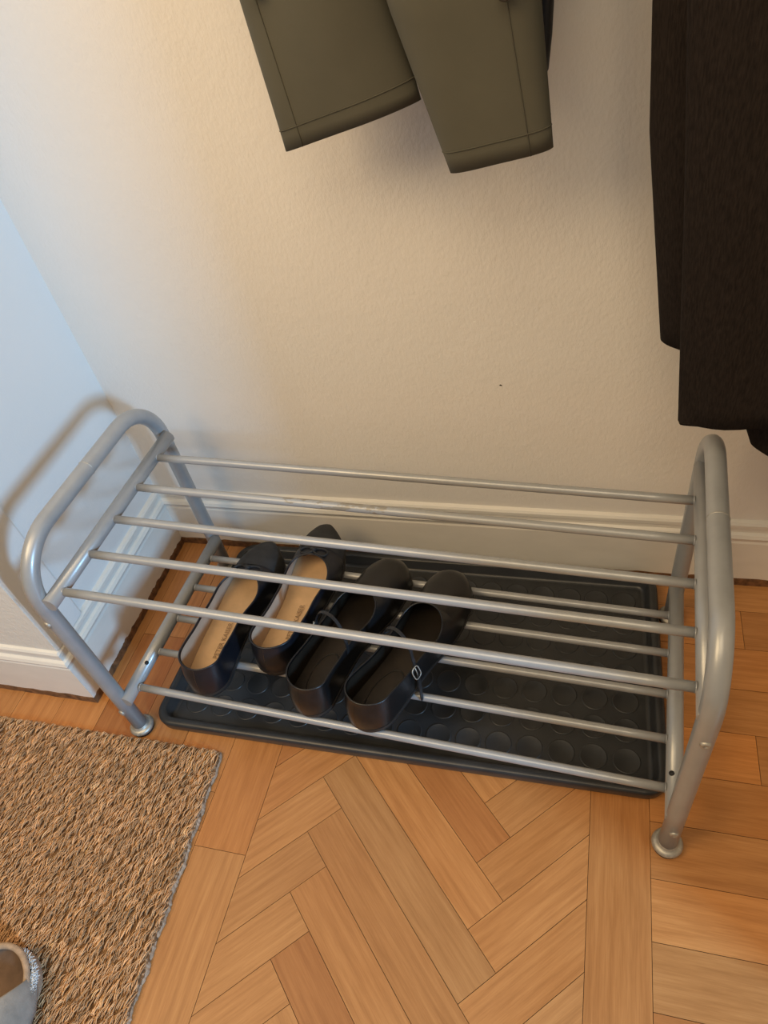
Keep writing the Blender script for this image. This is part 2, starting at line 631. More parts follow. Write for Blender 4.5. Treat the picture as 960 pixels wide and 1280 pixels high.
# flat casing board at the near end of the left wall
b = MB()
b.prism([(XW - 0.001, YP + 0.0005), (XW + 0.0055, YP + 0.0005), (XW + 0.0075, YP + 0.003), (XW + 0.0075, -0.298), (XW + 0.006, -0.2945), (XW + 0.003, -0.2935), (XW - 0.001, -0.2935)], 'z', 0.1535, 2.6)
struct(b.build('trim_1', M['wall_left']))
b = MB()
b.prism([(-1.4, YP - 0.002), (XW + 0.0050, YP - 0.002), (XW + 0.0065, YP + 0.001), (-1.4, YP + 0.001)], 'z', 0.1535, 2.6)
struct(b.build('trim_2', M['wall_front']))

# ------------------------------------------------------------------ shoe rack
rack = thing('shoe_rack', 'silver grey tubular metal shoe rack with two tiers of rods against the wall', 'shoe rack', (-0.1317, 0, 0), -0.0467)
L = 0.8011
ZT, RT = 0.438, 0.0122


def arc_pts(cy, cz, r, a0, a1, n=14):
    return [(cy + r * math.cos(math.radians(a0 + (a1 - a0) * i / n)), cz + r * math.sin(math.radians(a0 + (a1 - a0) * i / n))) for i in range(n + 1)]


def side_frame(x, yf, yb, seam, sign):
    rb = 0.082
    path2 = [(yf, 0.006), (yf, 0.12), (yf, 0.24)] + arc_pts(yf + rb, ZT - rb, rb, 180, 90) + [((yf + yb) / 2, ZT)] + arc_pts(yb - rb, ZT - rb, rb, 90, 0) + [(yb, 0.24), (yb, 0.12), (yb, 0.006)]
    m = MB()
    m.tube([(x, y, z) for y, z in path2], RT, 22)
    fr = m.build('side_frame', M['metal'], rack)
    s = MB()
    s.tube([(x, seam - 0.0007, ZT), (x, seam, ZT), (x, seam + 0.0007, ZT)], [RT, RT + 0.0006, RT], 28, caps=False)
    s.build('seam_ring', M['chrome'], fr)
    for y in (yf, yb):
        c = MB()
        c.lathe([(0.0, 0.0), (0.0185, 0.0), (0.0190, 0.0055), (0.0, 0.0055)], (x, y, 0.0))
        c.build('rubber_pad', M['black'], fr)
        c = MB()
        c.lathe([(0.0, 0.0056), (0.0195, 0.0056), (0.0205, 0.008), (0.0200, 0.0105), (0.0165, 0.0135), (0.0135, 0.0140), (0.0135, 0.017), (0.0123, 0.018)], (x, y, 0.0))
        c.build('foot_cap', M['chrome'], fr)
    for (y, d) in ((yf, -1), (yb, 1)):
        for z in ((0.321, 0.071) if d < 0 else (0.321, 0.071)):
            ax = Vector((-0.25 if sign < 0 else 0.1, d, 0)).normalized()
            ce = Vector((x, y, z)) + ax * (RT - 0.0006)
            sc = MB()
            sc.lathe([(0.0, 0.0018), (0.0020, 0.0018), (0.0022, 0.0030), (0.0046, 0.0026), (0.0058, 0.0012), (0.0062, -0.002)], ce, ax, 20)
            sc.build('screw', M['chrome'], fr)
    return fr


side_frame(-0.0285, -0.4162, -0.0612, -0.232, -1)
side_frame(0.8135, -0.4260, -0.0470, -0.226, 1)

ZU, ZL = 0.3616, 0.1008
XBL, XBR = -0.0105, 0.8110
bars = []
for (x, z, y0, y1) in ((XBL, ZU, -0.4205, -0.070), (XBR, ZU, -0.4300, -0.056), (XBL - 0.004, ZL, -0.4215, -0.070), (XBR, ZL, -0.4300, -0.056)):
    m = MB()
    m.tube([(x, y0, z - 0.001), (x, (y0 + y1) / 2, z), (x, y1, z)], 0.0112, 20)
    cb = m.build('crossbar', M['metal'], rack)
    if z == ZL:
        h = MB()
        sx = 0.55 if x < 0.4 else -0.40
        ax = Vector((sx, 0, 0.83)).normalized()
        h.lathe([(0.0, 0.0005), (0.0034, 0.0005), (0.0036, -0.002)], Vector((x, -0.352 if x < 0.4 else -0.375, z)) + ax * 0.0112, ax, 18)
        h.build('screw_hole', M['black'], cb)

rm = MB()
rm.tube([(0.0, 0, 0), (0.05, 0, 0), (L * 0.5, 0, 0), (L - 0.05, 0, 0), (L, 0, 0)], 0.0062, 16)
# weld collars where the rod enters the bars
for xa in (0.0, L):
    rm.tube([(xa - 0.002, 0, 0), (xa + 0.0005 if xa == 0 else xa - 0.0005, 0, 0)], 0.0066, 16)
rod0 = rm.build('rod', M['metal'], rack)
first = True
for tier, (y1, dy, z) in enumerate(((-0.1226, -0.0683, ZU), (-0.1161, -0.0689, ZL))):
    for i in range(5):
        if first:
            r = rod0
            first = False
        else:
            r = rod0.copy()
            COL.objects.link(r)
            r.parent = rack
        r.location = (0, y1 + dy * i, z)
        if tier == 0 and i == 1:
            r.data = rod0.data.copy()
            r.data.materials.clear()
            r.data.materials.append(M['worn'])
            r['label'] = 'rod with chipped and worn paint'

# ------------------------------------------------------------------ shoe tray on the floor
FL, FR, BR, BL = (-0.156, -0.413), (0.6660, -0.408), (0.6560, -0.0075), (-0.141, -0.0095)


def quad_map(a, c):
    x = (1 - a) * (1 - c) * FL[0] + a * (1 - c) * FR[0] + a * c * BR[0] + (1 - a) * c * BL[0]
    y = (1 - a) * (1 - c) * FL[1] + a * (1 - c) * FR[1] + a * c * BR[1] + (1 - a) * c * BL[1]
    return x, y


TW, TD = 0.805, 0.402


def rr_ring(inset, z, rad=0.034, n=9):
    pts = []
    r = max(rad - inset, 0.008)
    for (cx, cy, a0) in ((TW - inset - r, inset + r, -90), (TW - inset - r, TD - inset - r, 0), (inset + r, TD - inset - r, 90), (inset + r, inset + r, 180)):
        for i in range(n + 1):
            a = math.radians(a0 + 90 * i / n)
            x, y = quad_map((cx + r * math.cos(a)) / TW, (cy + r * math.sin(a)) / TD)
            pts.append((x, y, z))
    return pts


tb = MB()
rings = [rr_ring(0.007, 0.0008), rr_ring(0.003, 0.0015), rr_ring(0.0012, 0.006), rr_ring(0.0, 0.019), rr_ring(0.0008, 0.0225), rr_ring(0.003, 0.0245), rr_ring(0.008, 0.0250),
         rr_ring(0.0125, 0.0243), rr_ring(0.0145, 0.0222), rr_ring(0.019, 0.0090), rr_ring(0.0215, 0.0062), rr_ring(0.026, 0.0050)]
tb.grid(rings, close_v=True)
tb.add(rings[-1], [tuple(range(len(rings[-1])))], False)
tb.add(rings[0], [tuple(reversed(range(len(rings[0]))))], False)
# raised discs pressed into the base
nx, ny = 16, 7
for i in range(nx):
    for j in range(ny):
        a = (0.055 + (TW - 0.11) * i / (nx - 1)) / TW
        c = (0.055 + (TD - 0.11) * j / (ny - 1)) / TD
        x, y = quad_map(a, c)
        tb.lathe([(0.0205, 0.0048), (0.0202, 0.0056), (0.0192, 0.0061), (0.0180, 0.0059), (0.0172, 0.0055), (0.0, 0.0055)], (x, y, 0.0), seg=28)
tray = tb.build('shoe_tray', M['tray'])
tag(tray, 'dark charcoal plastic boot tray with raised discs lying under the shoe rack', 'tray')

# ------------------------------------------------------------------ doormat
mat_root = thing('doormat', 'brown woven coir doormat with frayed pale edge on the parquet', 'doormat', (-0.28, -0.70, 0))
MO = (-0.28, -0.70, 0)
yT = -0.4395


def mat_right(y):
    return -0.0190 + (-0.4370 - y) * (0.0160 / 0.37) + 0.0012 * math.sin(y * 90) + 0.0008 * math.sin(y * 233)


b = MB()
ring = []
ysm = np.linspace(yT, -1.15, 60)
ring += [(mat_right(y), y) for y in ysm]
ring += [(-0.62, -1.15), (-0.62, yT)]
b.prism(ring, 'z', 0.0, 0.0085)
b.build('mat_base', M['mat_base'], mat_root, MO)
# pale backing that shows along the cut edges
b = MB()
rows = []
for y in np.linspace(yT, -1.15, 260):
    e = random.uniform(-0.0012, 0.0022)
    h = 0.0090 + random.uniform(-0.001, 0.0035)
    x = mat_right(y)
    rows.append([(x - 0.004, y, h * 0.8), (x - 0.0010 + e * 0.3, y, h * 0.85), (x + 0.0004 + e * 0.6, y, h * 0.5), (x + 0.0008 + e * 0.6, y, 0.0006)])
b.grid(rows, smooth=False)
rows = []
for x in np.linspace(mat_right(yT), -0.62, 240):
    e = random.uniform(-0.001, 0.0016)
    h = 0.0085 + random.uniform(-0.0015, 0.002)
    rows.append([(x, yT - 0.003, h * 0.9), (x, yT + 0.0004 + e * 0.3, h), (x, yT + 0.0012 + e, h * 0.6), (x, yT + 0.0014 + e, 0.0006)])
b.grid(rows, smooth=False)
b.build('backing_edge', M['backing'], mat_root, MO)

# coir pile: thousands of bent fibres
pv, pf, pt = [], [], []
DX, DY = 0.0086, 0.0150
ncols = int(0.53 / DX)
nrows = int(0.47 / DY)
seg, side = 5, 3
cosk = [(math.cos(2 * math.pi * k / side), math.sin(2 * math.pi * k / side)) for k in range(side)]
for i in range(ncols):
    for j in range(nrows):
        cy0 = yT - 0.004 - DY * (j + 0.5) + (DY / 2 if i % 2 else 0) + random.gauss(0, 0.0014)
        cx0 = mat_right(cy0) - 0.003 - DX * (i + 0.3) + random.gauss(0, 0.001)
        if cx0 < -0.60:
            continue
        tl = random.gauss(1, 0.10)
        for kf in range(9):
            ln = random.uniform(0.015, 0.024)
            ang = math.pi / 2 + random.gauss(0.0, 0.22) - 0.18
            hgt = random.uniform(0.0030, 0.0090)
            ox, oy = random.gauss(0, 0.0017), random.gauss(0, 0.0020)
            rad = random.uniform(0.0005, 0.00095)
            bend = random.gauss(0, 0.0022)
            br = tl * random.uniform(0.65, 1.35)
            hue = random.uniform(-0.05, 0.05)
            c = (min(0.95, 0.67 * br), min(0.85, (0.408 + 0.08 * hue) * br), min(0.75, (0.210 + 0.2 * hue) * br), 1)
            ca, sa = math.cos(ang), math.sin(ang)
            base = len(pv)
            for s in range(seg):
                t = s / (seg - 1)
                d = (t - 0.5) * ln
                side_off = bend * math.sin(t * math.pi)
                x = cx0 + ox + ca * d - sa * side_off
                y = cy0 + oy + sa * d + ca * side_off
                y = min(y, yT + 0.0015)
                x = min(x, mat_right(y) + 0.002)
                z = 0.0072 + hgt * math.sin(math.pi * (0.06 + 0.88 * t)) ** 0.8
                r = rad * (1.0 if 0 < s < seg - 1 else 0.35)
                for (kc, ks) in cosk:
                    pv.append((x - sa * kc * r - MO[0], y + ca * kc * r - MO[1], z + ks * r))
            for s in range(seg - 1):
                for k in range(side):
                    k2 = (k + 1) % side
                    a = base + s * side
                    pf.append((a + k, a + k2, a + side + k2, a + side + k))
            pt += [c] * (seg * side)
me = bpy.data.meshes.new('pile')
me.from_pydata(pv, [], pf)
me.polygons.foreach_set('use_smooth', [True] * len(pf))
me.materials.append(M['pile'])
ta = me.attributes.new('tint', 'FLOAT_COLOR', 'POINT')
ta.data.foreach_set('color', np.array(pt, dtype=np.float32).ravel())
me.update()
pile = bpy.data.objects.new('pile', me)
COL.objects.link(pile)
pile.parent = mat_root
pile['kind'] = 'stuff'


# ------------------------------------------------------------------ shoes
def text_mesh(name, body, size, mat, parent, loc, rot):
    cu = bpy.data.curves.new(name, 'FONT')
    cu.body = body
    cu.size = size
    cu.align_x = 'CENTER'
    cu.align_y = 'CENTER'
    cu.extrude = 0.00015
    tmp = bpy.data.objects.new(name, cu)
    COL.objects.link(tmp)
    bpy.context.view_layer.update()
    dg = bpy.context.evaluated_depsgraph_get()
    me = bpy.data.meshes.new_from_object(tmp.evaluated_get(dg))
    bpy.data.objects.remove(tmp, do_unlink=True)
    me.materials.clear()
    me.materials.append(mat)
    o = bpy.data.objects.new(name, me)
    COL.objects.link(o)
    o.parent = parent
    o.location = loc
    o.rotation_euler = rot
    return o


class Last:
    """outline and height profile of one shoe; local +y runs heel to toe"""
    def __init__(self, L, foot, style):
        self.L, self.foot, self.style = L, foot, style     # foot: -1 left, +1 right
        self.throat = 0.69 if style == 'flat' else 0.68

    def hw(self, s):
        if self.style == 'flat':
            b = smooth_interp(s, [0, .12, .38, .70, .86, 1.0], [.0350, .0365, .0365, .0465, .0405, .030])
            t0, pw = 0.80, 0.75
        else:
            b = smooth_interp(s, [0, .12, .38, .70, .88, 1.0], [.0345, .0360, .0345, .0450, .0425, .036])
            t0, pw = 0.84, 0.60
        h0 = 0.11
        if s < h0:
            b *= max(0.0, 1 - (1 - s / h0) ** 2) ** 0.5
        if s > t0:
            b *= max(0.0, 1 - ((s - t0) / (1 - t0)) ** 2) ** pw
        return b

    def cx(self, s):
        # gentle curve: toe swings towards the inner side
        return self.foot * (-0.006 * math.sin(math.pi * min(s / 0.75, 1.0)) * -1 + (-0.006 if s > 0.75 else 0.0) * ((s - 0.75) / 0.25 if s > 0.75 else 0))

    def zb(self, s):
        return smooth_interp(s, [0, .24, .30, .70, 1.0], [.009, .009, .009, .0005, .006])

    def rim(self, s):
        if self.style == 'flat':
            r = smooth_interp(s, [0, .10, .34, .52, .69, .80, .92, 1.0], [.056, .053, .041, .036, .046, .042, .033, .024])
        else:
            r = smooth_interp(s, [0, .10, .34, .52, .68, .80, .92, 1.0], [.058, .055, .044, .040, .052, .046, .037, .028])
        return r

    def xo(self, s):
        """half width of the opening as a fraction of the outline"""
        if s >= self.throat:
            return 0.0
        k = 0.945 if self.style == 'flat' else 0.92
        a = 0.20
        if s > self.throat - a:
            t = (s - (self.throat - a)) / a
            k *= max(0, 1 - t ** 2.4) ** 0.5
        return k

    def section(self, s, n, shrink=0.0, drop=0.0, m=12):
        """left half then right half of the cut cross-section"""
        hw = max(self.hw(s) - shrink, 1e-4)
        k = self.xo(s)
        rz = self.rim(s) - drop
        H = rz / max(1 - k ** n, 1e-6) ** (1 / n)
        if s > 0.90:
            H *= max(0.05, 1 - ((s - 0.90) / 0.10) ** 2) ** 0.38
        thc = math.acos(k ** (n / 2)) if k < 1 else 0.0
        zb = self.zb(s) + 0.0035
        lean = 0.010
        y = s * self.L
        out = []
        for sg in (-1, 1):
            row = []
            for i in range(m + 1):
                th = thc * i / m
                x = hw * math.cos(th) ** (2 / n)
                z = H * (math.sin(th) ** (2 / n)) if th > 0 else 0.0
                yy = y + (lean * (z / 0.058) * max(0, 1 - s / 0.25) - 0.0035 * math.sin(min(1, z / 0.05) * math.pi) * max(0, 1 - s / 0.2))
                row.append((self.cx(s) + sg * x, yy, zb + z))
            out.append(row)
        return out


def stations(a, b, n):
    return [a + (b - a) * (0.5 - 0.5 * math.cos(math.pi * i / n)) for i in range(n + 1)]


def make_shoe(name, label, style, foot, loc, rz, group, tilt=0.0, length=0.312):
    t = thing(name, label, 'shoe', loc, rz, group)
    t.rotation_euler = (tilt, 0, rz)
    la = Last(length, foot, style)
    up = M['leather'] if style == 'flat' else M['leather_brown']
    nexp = 2.5
    # outsole with low heel
    def outline(scale_add, s0, s1, n):
        st = stations(s0, s1, n)
        return st
    b = MB()
    rows = []
    for s in stations(0, 1, 44):
        h = la.hw(s) + (0.0012 if 0 < s < 1 else 0.0)
        z = la.zb(s)
        y = s * la.L
        c = la.cx(s)
        rows.append([(c - h, y, z), (c - h, y, z + 0.0042), (c + h, y, z + 0.0042), (c + h, y, z)])
    b.grid(rows, close_v=True, smooth=False)
    b.build('outsole', M['sole'], t)
    b = MB()
    rows = []
    for s in stations(0.0, 0.25, 20):
        h = la.hw(s)
        y = s * la.L
        c = la.cx(s)
        rows.append([(c - h * 0.95, y + 0.003, 0.0), (c - h, y, 0.0092), (c + h, y, 0.0092), (c + h * 0.95, y + 0.003, 0.0)])
    b.grid(rows, close_v=True, smooth=False)
    b.add(rows[-1], [(0, 1, 2, 3)], False)
    b.build('heel', M['sole'], t)
    # upper
    split = 0.755
    st_a = sorted(set(stations(0, la.throat, 46) + stations(la.throat, split if style == 'flat' else 1.0, 8 if style == 'flat' else 20)))
    secs = [la.section(s, nexp) for s in st_a]
    b = MB()
    b.grid([x[0] for x in secs])
    b.grid([x[1] for x in secs])
    uo = b.build('upper', up, t)
    if style == 'flat':
        st_b = stations(split - 0.004, 1.0, 18)
        sc = [la.section(s, nexp) for s in st_b]
        b = MB()
        grow = 0.0009
        def gz(row):
            return [(p[0] * 1.0, p[1], p[2] + grow) for p in row]
        b.grid([gz(x[0]) for x in sc])
        b.grid([gz(x[1]) for x in sc])
        tc = b.build('toe_cap', M['leather_matte'], t)
    # lining
    b = MB()
    st_l = sorted(set(stations(0.008, la.throat, 40) + stations(la.throat, 0.96, 12)))
    sl = [la.section(s, nexp, 0.0022, 0.0014) for s in st_l]
    b.grid([[(p[0], p[1] + 0.0022 * max(0, 1 - s / 0.12), p[2]) for p in x[0]] for x, s in zip(sl, st_l)])
    b.grid([[(p[0], p[1] + 0.0022 * max(0, 1 - s / 0.12), p[2]) for p in x[1]] for x, s in zip(sl, st_l)])
    b.build('lining', M['lining_beige'] if style == 'flat' else M['insole_dark'], t)
    # insole
    b = MB()
    rows = []
    for s in stations(0.008, 0.97, 40):
        h = max(la.hw(s) - 0.0026, 0.0004)
        z = la.zb(s) + 0.0062
        y = s * la.L
        c = la.cx(s)
        rows.append([(c + h * f, y, z + 0.0024 * f * f) for f in (-1, -0.75, -0.4, 0, 0.4, 0.75, 1)])
    b.grid(rows)
    ins = b.build('insole', M['insole_beige'] if style == 'flat' else M['insole_dark'], t)
    # topline binding
    st_r = stations(0.0, la.throat, 60)
    left = [la.section(s, nexp)[0][-1] for s in st_r]
    right = [la.section(s, nexp)[1][-1] for s in st_r]
    loop = left + right[::-1][1:-1]
    b = MB()
    b.tube(loop, 0.0015, 8, closed=True)
    b.build('topline_binding', up, t)
    zin = la.zb(0.3) + 0.0064
    if style == 'flat':
        text_mesh('printed_lettering', 'PETER KAISER', 0.0115, M['ink'], ins, (la.cx(0.33) + 0.002, 0.31 * la.L, zin + 0.0014), (-0.012, 0, math.radians(90)))
        # bow at the throat
        bx, by = la.cx(la.throat), (la.throat + 0.030) * la.L
        bz = la.zb(0.72) + la.rim(0.72) + 0.0040
        bw = MB()
        bw.tube([(bx - 0.004, by, bz + 0.001), (bx, by, bz + 0.0035), (bx + 0.004, by, bz + 0.001)], 0.0036, 10)
        bow = bw.build('bow', M['leather_matte'], t)
        for sg in (-1, 1):
            lp = MB()
            pts = []
            for i in range(25):
                a = 2 * math.pi * i / 24
                pts.append((bx + sg * (0.0125 - 0.0125 * math.cos(a)), by - 0.002 + 0.0070 * math.sin(a) * (1 - 0.3 * math.cos(a)), bz + 0.0012 - 0.004 * ((1 - math.cos(a)) / 2)))
            lp.tube(pts[:-1], 0.0016, 8, closed=True, flat=1.9)
            lp.build('bow_loop', M['leather_matte'], bow)
            tl = MB()
            tl.tube([(bx, by, bz), (bx + sg * 0.006, by - 0.006, bz - 0.001), (bx + sg * 0.013, by - 0.009, bz - 0.004), (bx + sg * 0.019, by - 0.008, bz - 0.008)], [0.0016, 0.0018, 0.0018, 0.0012], 8, flat=0.7)
            tl.build('bow_tail', M['leather_matte'], bow)
    else:
        # stitched heel pad
        b = MB()
        pts = []
        for i in range(36):
            a = 2 * math.pi * i / 36
            s = 0.21 + 0.135 * math.cos(a)
            pts.append((la.cx(s) + 0.019 * math.sin(a), s * la.L, la.zb(s) + 0.0068))
        b.tube(pts, 0.0009, 6, closed=True)
        b.build('heel_pad_stitch', M['leather_brown'], ins)
        # strap hooped over the opening
        s0 = 0.395
        secA = la.section(s0, nexp)
        Lp, Rp = secA[0][-3], secA[1][-3]
        st = MB()
        pts = []
        hump = 0.054
        for i in range(25):
            f = i / 24
            x = Lp[0] + (Rp[0] - Lp[0]) * (0.5 - 0.5 * math.cos(math.pi * f))
            y = Lp[1] + (Rp[1] - Lp[1]) * f + 0.010 * math.sin(math.pi * f) - 0.022 * f
            z = Lp[2] + (Rp[2] - Lp[2]) * f + hump * math.sin(math.pi * f) ** 0.75
            pts.append((x + (0.002 if f > 0.9 else 0) - (0.002 if f < 0.1 else 0), y, z))
        rows = []
        for i, p in enumerate(pts):
            a = Vector(pts[max(i - 1, 0)])
            c = Vector(pts[min(i + 1, len(pts) - 1)])
            tg = (c - a).normalized()
            wv = Vector((0, 1, 0))
            nn = tg.cross(wv).normalized()
            P = Vector(p)
            hwid = 0.0027
            rows.append([P + wv * hwid + nn * 0.0008, P + wv * hwid - nn * 0.0008, P - wv * hwid - nn * 0.0008, P - wv * hwid + nn * 0.0008])
        st.grid(rows, close_v=True, smooth=False)
        st.add(rows[0], [(0, 1, 2, 3)], False)
        st.add(rows[-1], [(3, 2, 1, 0)], False)
        strap = st.build('strap', M['strap_leather'], t)
        # buckle on the outer side, with the loose strap end hanging from it
        out = foot
        P = Vector(Rp if out > 0 else Lp)
        yk = pts[-1][1] if out > 0 else pts[0][1]
        bx, by, bz = P.x + out * 0.0045, yk - 0.001, P.z + 0.004
        bk = MB()
        ring = []
        for i in range(24):
            a = 2 * math.pi * i / 24
            cs, sn = math.cos(a), math.sin(a)
            dx = 0.0072 * math.copysign(abs(cs) ** 0.6, cs)
            dz = 0.0100 * math.copysign(abs(sn) ** 0.6, sn)
            ring.append((bx - out * dz * 0.30 + out * 0.002, by + dx, bz + dz))
        bk.tube(ring, 0.0009, 8, closed=True)
        bk.tube([(bx + out * 0.002, by, bz - 0.010), (bx + out * 0.003, by, bz), (bx + out * 0.001, by, bz + 0.011)], 0.0007, 8)
        bk.build('buckle', M['chrome'], strap)
        tl = MB()
        rows = []
        for i in range(9):
            f = i / 8
            z = bz - 0.006 - 0.050 * f
            x = bx + out * (0.0035 + 0.006 * f)
            yy = by - 0.010 * f
            hh = 0.0030 * (1 if f < 0.9 else 0.6)
            rows.append([(x, yy - hh, z), (x + out * 0.0014, yy - hh, z), (x + out * 0.0014, yy + hh, z), (x, yy + hh, z)])
        tl.grid(rows, close_v=True, smooth=False)
        tl.add(rows[-1], [(0, 1, 2, 3)], False)
        tl.add(rows[0], [(3, 2, 1, 0)], False)
        tl.build('strap_end', M['strap_leather'], strap)
    return t


ZS = ZL + 0.0062 + 0.0004
make_shoe('ballet_flat', 'black ballet flat with beige insole leftmost on the shoe rack', 'flat', -1, (-0.030, -0.398, ZS), math.radians(-1.5), 'ballet flats with tan insoles')
make_shoe('ballet_flat', 'black ballet flat with bow and beige insole second from the left', 'flat', 1, (0.066, -0.347, ZS), math.radians(-3.5), 'ballet flats with tan insoles')
make_shoe('mary_jane_shoe', 'black strapped shoe right beside the ballet flats, buckle hidden', 'strap', -1, (0.142, -0.407, ZS), math.radians(-15.0), 'black strapped shoes')
make_shoe('mary_jane_shoe', 'rightmost black strapped shoe with visible silver buckle and hanging strap end', 'strap', 1, (0.229, -0.416, ZS), math.radians(-21.0), 'black strapped shoes')


# ------------------------------------------------------------------ garments
def flat_tube(rows_spec, n=40, hem=None, nexp=2.4, fold=None):
    """rows_spec: list of (xl, xr, y, depth, zl, zr) from top to hem; returns rows of points round the tube"""
    rows = []
    for ri, (xl, xr, y, d, zl, zr) in enumerate(rows_spec):
        row = []
        cx, hw = (xl + xr) / 2, (xr - xl) / 2
        for k in range(n):
            a = 2 * math.pi * k / n
            c, s = math.cos(a), math.sin(a)
            fx = math.copysign(abs(c) ** (2 / nexp), c)
            fy = math.copysign(abs(s) ** (2 / 2.0), s)
            x = cx + hw * fx
            t = (fx + 1) / 2
            z = zl + (zr - zl) * t
            yy = y + d * 0.5 * fy
            if fold:
                yy += fold(t, ri / (len(rows_spec) - 1), -fy)
            row.append((x, yy, z))
        rows.append(row)
    return rows


def resample(spec, n):
    spec = np.array(spec, float)
    ts = np.linspace(0, 1, len(spec))
    out = []
    for t in np.linspace(0, 1, n):
        out.append(tuple(float(np.interp(t, ts, spec[:, i])) for i in range(spec.shape[1])))
    return out


# olive jacket: body above, two sleeves hanging into view
JO = (0.32, -0.10, 0.75)
jacket = thing('jacket', 'olive green cotton jacket hanging on the wall with both sleeves dangling', 'jacket', JO)


def sleeve(spec, fold, seam_t, hemw=0.021):
    rows = flat_tube(resample(spec, 30), 44, fold=fold)
    b = MB()
    b.grid(rows, close_v=True)
    # turned inside at the cuff
    inner = [[(p[0] + (cxm - p[0]) * 0.05, p[1] + (cym - p[1]) * 0.35, p[2] + dz) for p in rows[-1]]
             for dz in (0.0005, 0.03) for cxm, cym in [(sum(q[0] for q in rows[-1]) / 44, sum(q[1] for q in rows[-1]) / 44)]]
    b.grid([rows[-1]] + inner, close_v=True)
    o = b.build('sleeve', M['olive'], jacket, JO)
    # hem stitching and outer seam, following the surface
    rr = rows
    zh = [rows[-1][k][2] for k in range(44)]
    path = []
    for k in range(22, 45):
        kk = k % 44
        col = [rr[i][kk] for i in range(len(rr))]
        zt = col[-1][2] + hemw
        for i in range(len(col) - 1):
            if col[i][2] >= zt >= col[i + 1][2]:
                f = (col[i][2] - zt) / (col[i][2] - col[i + 1][2] + 1e-9)
                path.append(tuple(col[i][j] + (col[i + 1][j] - col[i][j]) * f for j in range(3)))
                break
    if len(path) > 2:
        s = MB()
        s.tube([(p[0], p[1] - 0.0003, p[2]) for p in path], 0.0006, 6)
        s.build('hem_stitch', M['olive_thread'], o, JO)
    s = MB()
    kk = seam_t
    s.tube([(rr[i][kk][0], rr[i][kk][1] - 0.0002, rr[i][kk][2]) for i in range(4, len(rr))], 0.0006, 6)
    s.build('sleeve_seam', M['olive_thread'], o, JO)
    return o, rows


foldL = lambda t, f, s: 0.010 * math.sin(t * 5.2 + 0.6) * (1 - 0.75 * f) * max(s, 0) - 0.003 * math.sin(t * 11 + f * 3) * (1 - f)
foldR = lambda t, f, s: 0.012 * math.sin(t * 4.2 - 0.4) * (1 - 0.8 * f) * max(s, 0) - 0.003 * math.sin(t * 9 - f * 2) * (1 - f)
sL, rowsL = sleeve([(0.168, 0.300, -0.105, 0.060, 1.30, 1.30), (0.180, 0.312, -0.100, 0.060, 1.06, 1.06), (0.187, 0.330, -0.098, 0.050, 0.940, 0.945), (0.1945, 0.349, -0.095, 0.020, 0.800, 0.838)], foldL, 28)
sR, rowsR = sleeve([(0.305, 0.455, -0.120, 0.064, 1.30, 1.30), (0.314, 0.4585, -0.125, 0.064, 1.06, 1.06), (0.334, 0.4665, -0.125, 0.056, 0.930, 0.930), (0.3765, 0.4785, -0.120, 0.024, 0.776, 0.793)], foldR, 37)
# body of the jacket up out of view, with shoulders and a hanging loop on a hook
spec = [(0.235, 0.385, -0.055, 0.05, 1.56, 1.56), (0.15, 0.47, -0.06, 0.09, 1.50, 1.50), (0.13, 0.47, -0.062, 0.10, 1.30, 1.30), (0.15, 0.45, -0.060, 0.08, 1.12, 1.12), (0.16, 0.44, -0.058, 0.07, 1.04, 1.04)]
rows = flat_tube(resample(spec, 24), 48, fold=lambda t, f, s: 0.008 * math.sin(t * 16) * f)
b = MB()
b.grid(rows, close_v=True)
b.add(rows[0], [tuple(range(48))], True)
b.build('jacket_body', M['olive'], jacket, JO)


def button(parent, c, off, r=0.0070):
    b = MB()
    b.lathe([(0.0, 0.0010), (r * 0.55, 0.0012), (r * 0.72, 0.0030), (r * 0.95, 0.0030), (r, 0.0018), (r, 0.0)], c, (0, -1, 0), 22)
    return b.build('button', M['button'], parent, off)


button(sL, (0.2085, -0.122, 0.951), JO)
button(sR, (0.4405, -0.1530, 0.9285), JO)

# black strap behind the right sleeve
b = MB()
path = [(0.560, -0.050, 1.45), (0.520, -0.050, 1.15), (0.485, -0.050, 1.02), (0.4690, -0.050, 0.935), (0.4655, -0.050, 0.870), (0.4625, -0.050, 0.842), (0.4545, -0.050, 0.826), (0.442, -0.050, 0.818), (0.428, -0.050, 0.822), (0.419, -0.050, 0.838), (0.418, -0.050, 0.90), (0.428, -0.050, 0.98)]
b.tube(path, [0.0105] * len(path), 14, flat=0.6)
so = b.build('bag_strap', M['strap_black'])
tag(so, 'black looped strap hanging just behind the right olive sleeve', 'strap')

# dark wool coat at the right
CO = (0.75, -0.12, 0.5)
coat = thing('wool_coat', 'long dark brown wool coat hanging at the right above the rack', 'coat', CO)


def cloth(spec, name, mat, n=48, fold=None, thick=0.05):
    rows = flat_tube(resample(spec, 40), n, fold=fold, nexp=3.4)
    b = MB()
    b.grid(rows, close_v=True)
    # rounded hem fold closing the bottom
    last = rows[-1]
    cx = sum(p[0] for p in last) / n
    cy = sum(p[1] for p in last) / n
    r2 = [(p[0] + (cx - p[0]) * 0.01, p[1] + (cy - p[1]) * 0.45, p[2] - 0.0015) for p in last]
    r3 = [(p[0] + (cx - p[0]) * 0.02, p[1] + (cy - p[1]) * 0.80, p[2] + 0.004) for p in last]
    b.grid([last, r2, r3], close_v=True)
    b.add(r3, [tuple(range(n))], False)
    return b.build(name, mat, coat, CO)


fA = lambda t, f, s: 0.010 * math.sin(t * 9 + 1.5 * f) * f + 0.004 * math.sin(t * 23 + 2)
fB = lambda t, f, s: 0.006 * math.sin(t * 7 + 2 * f)
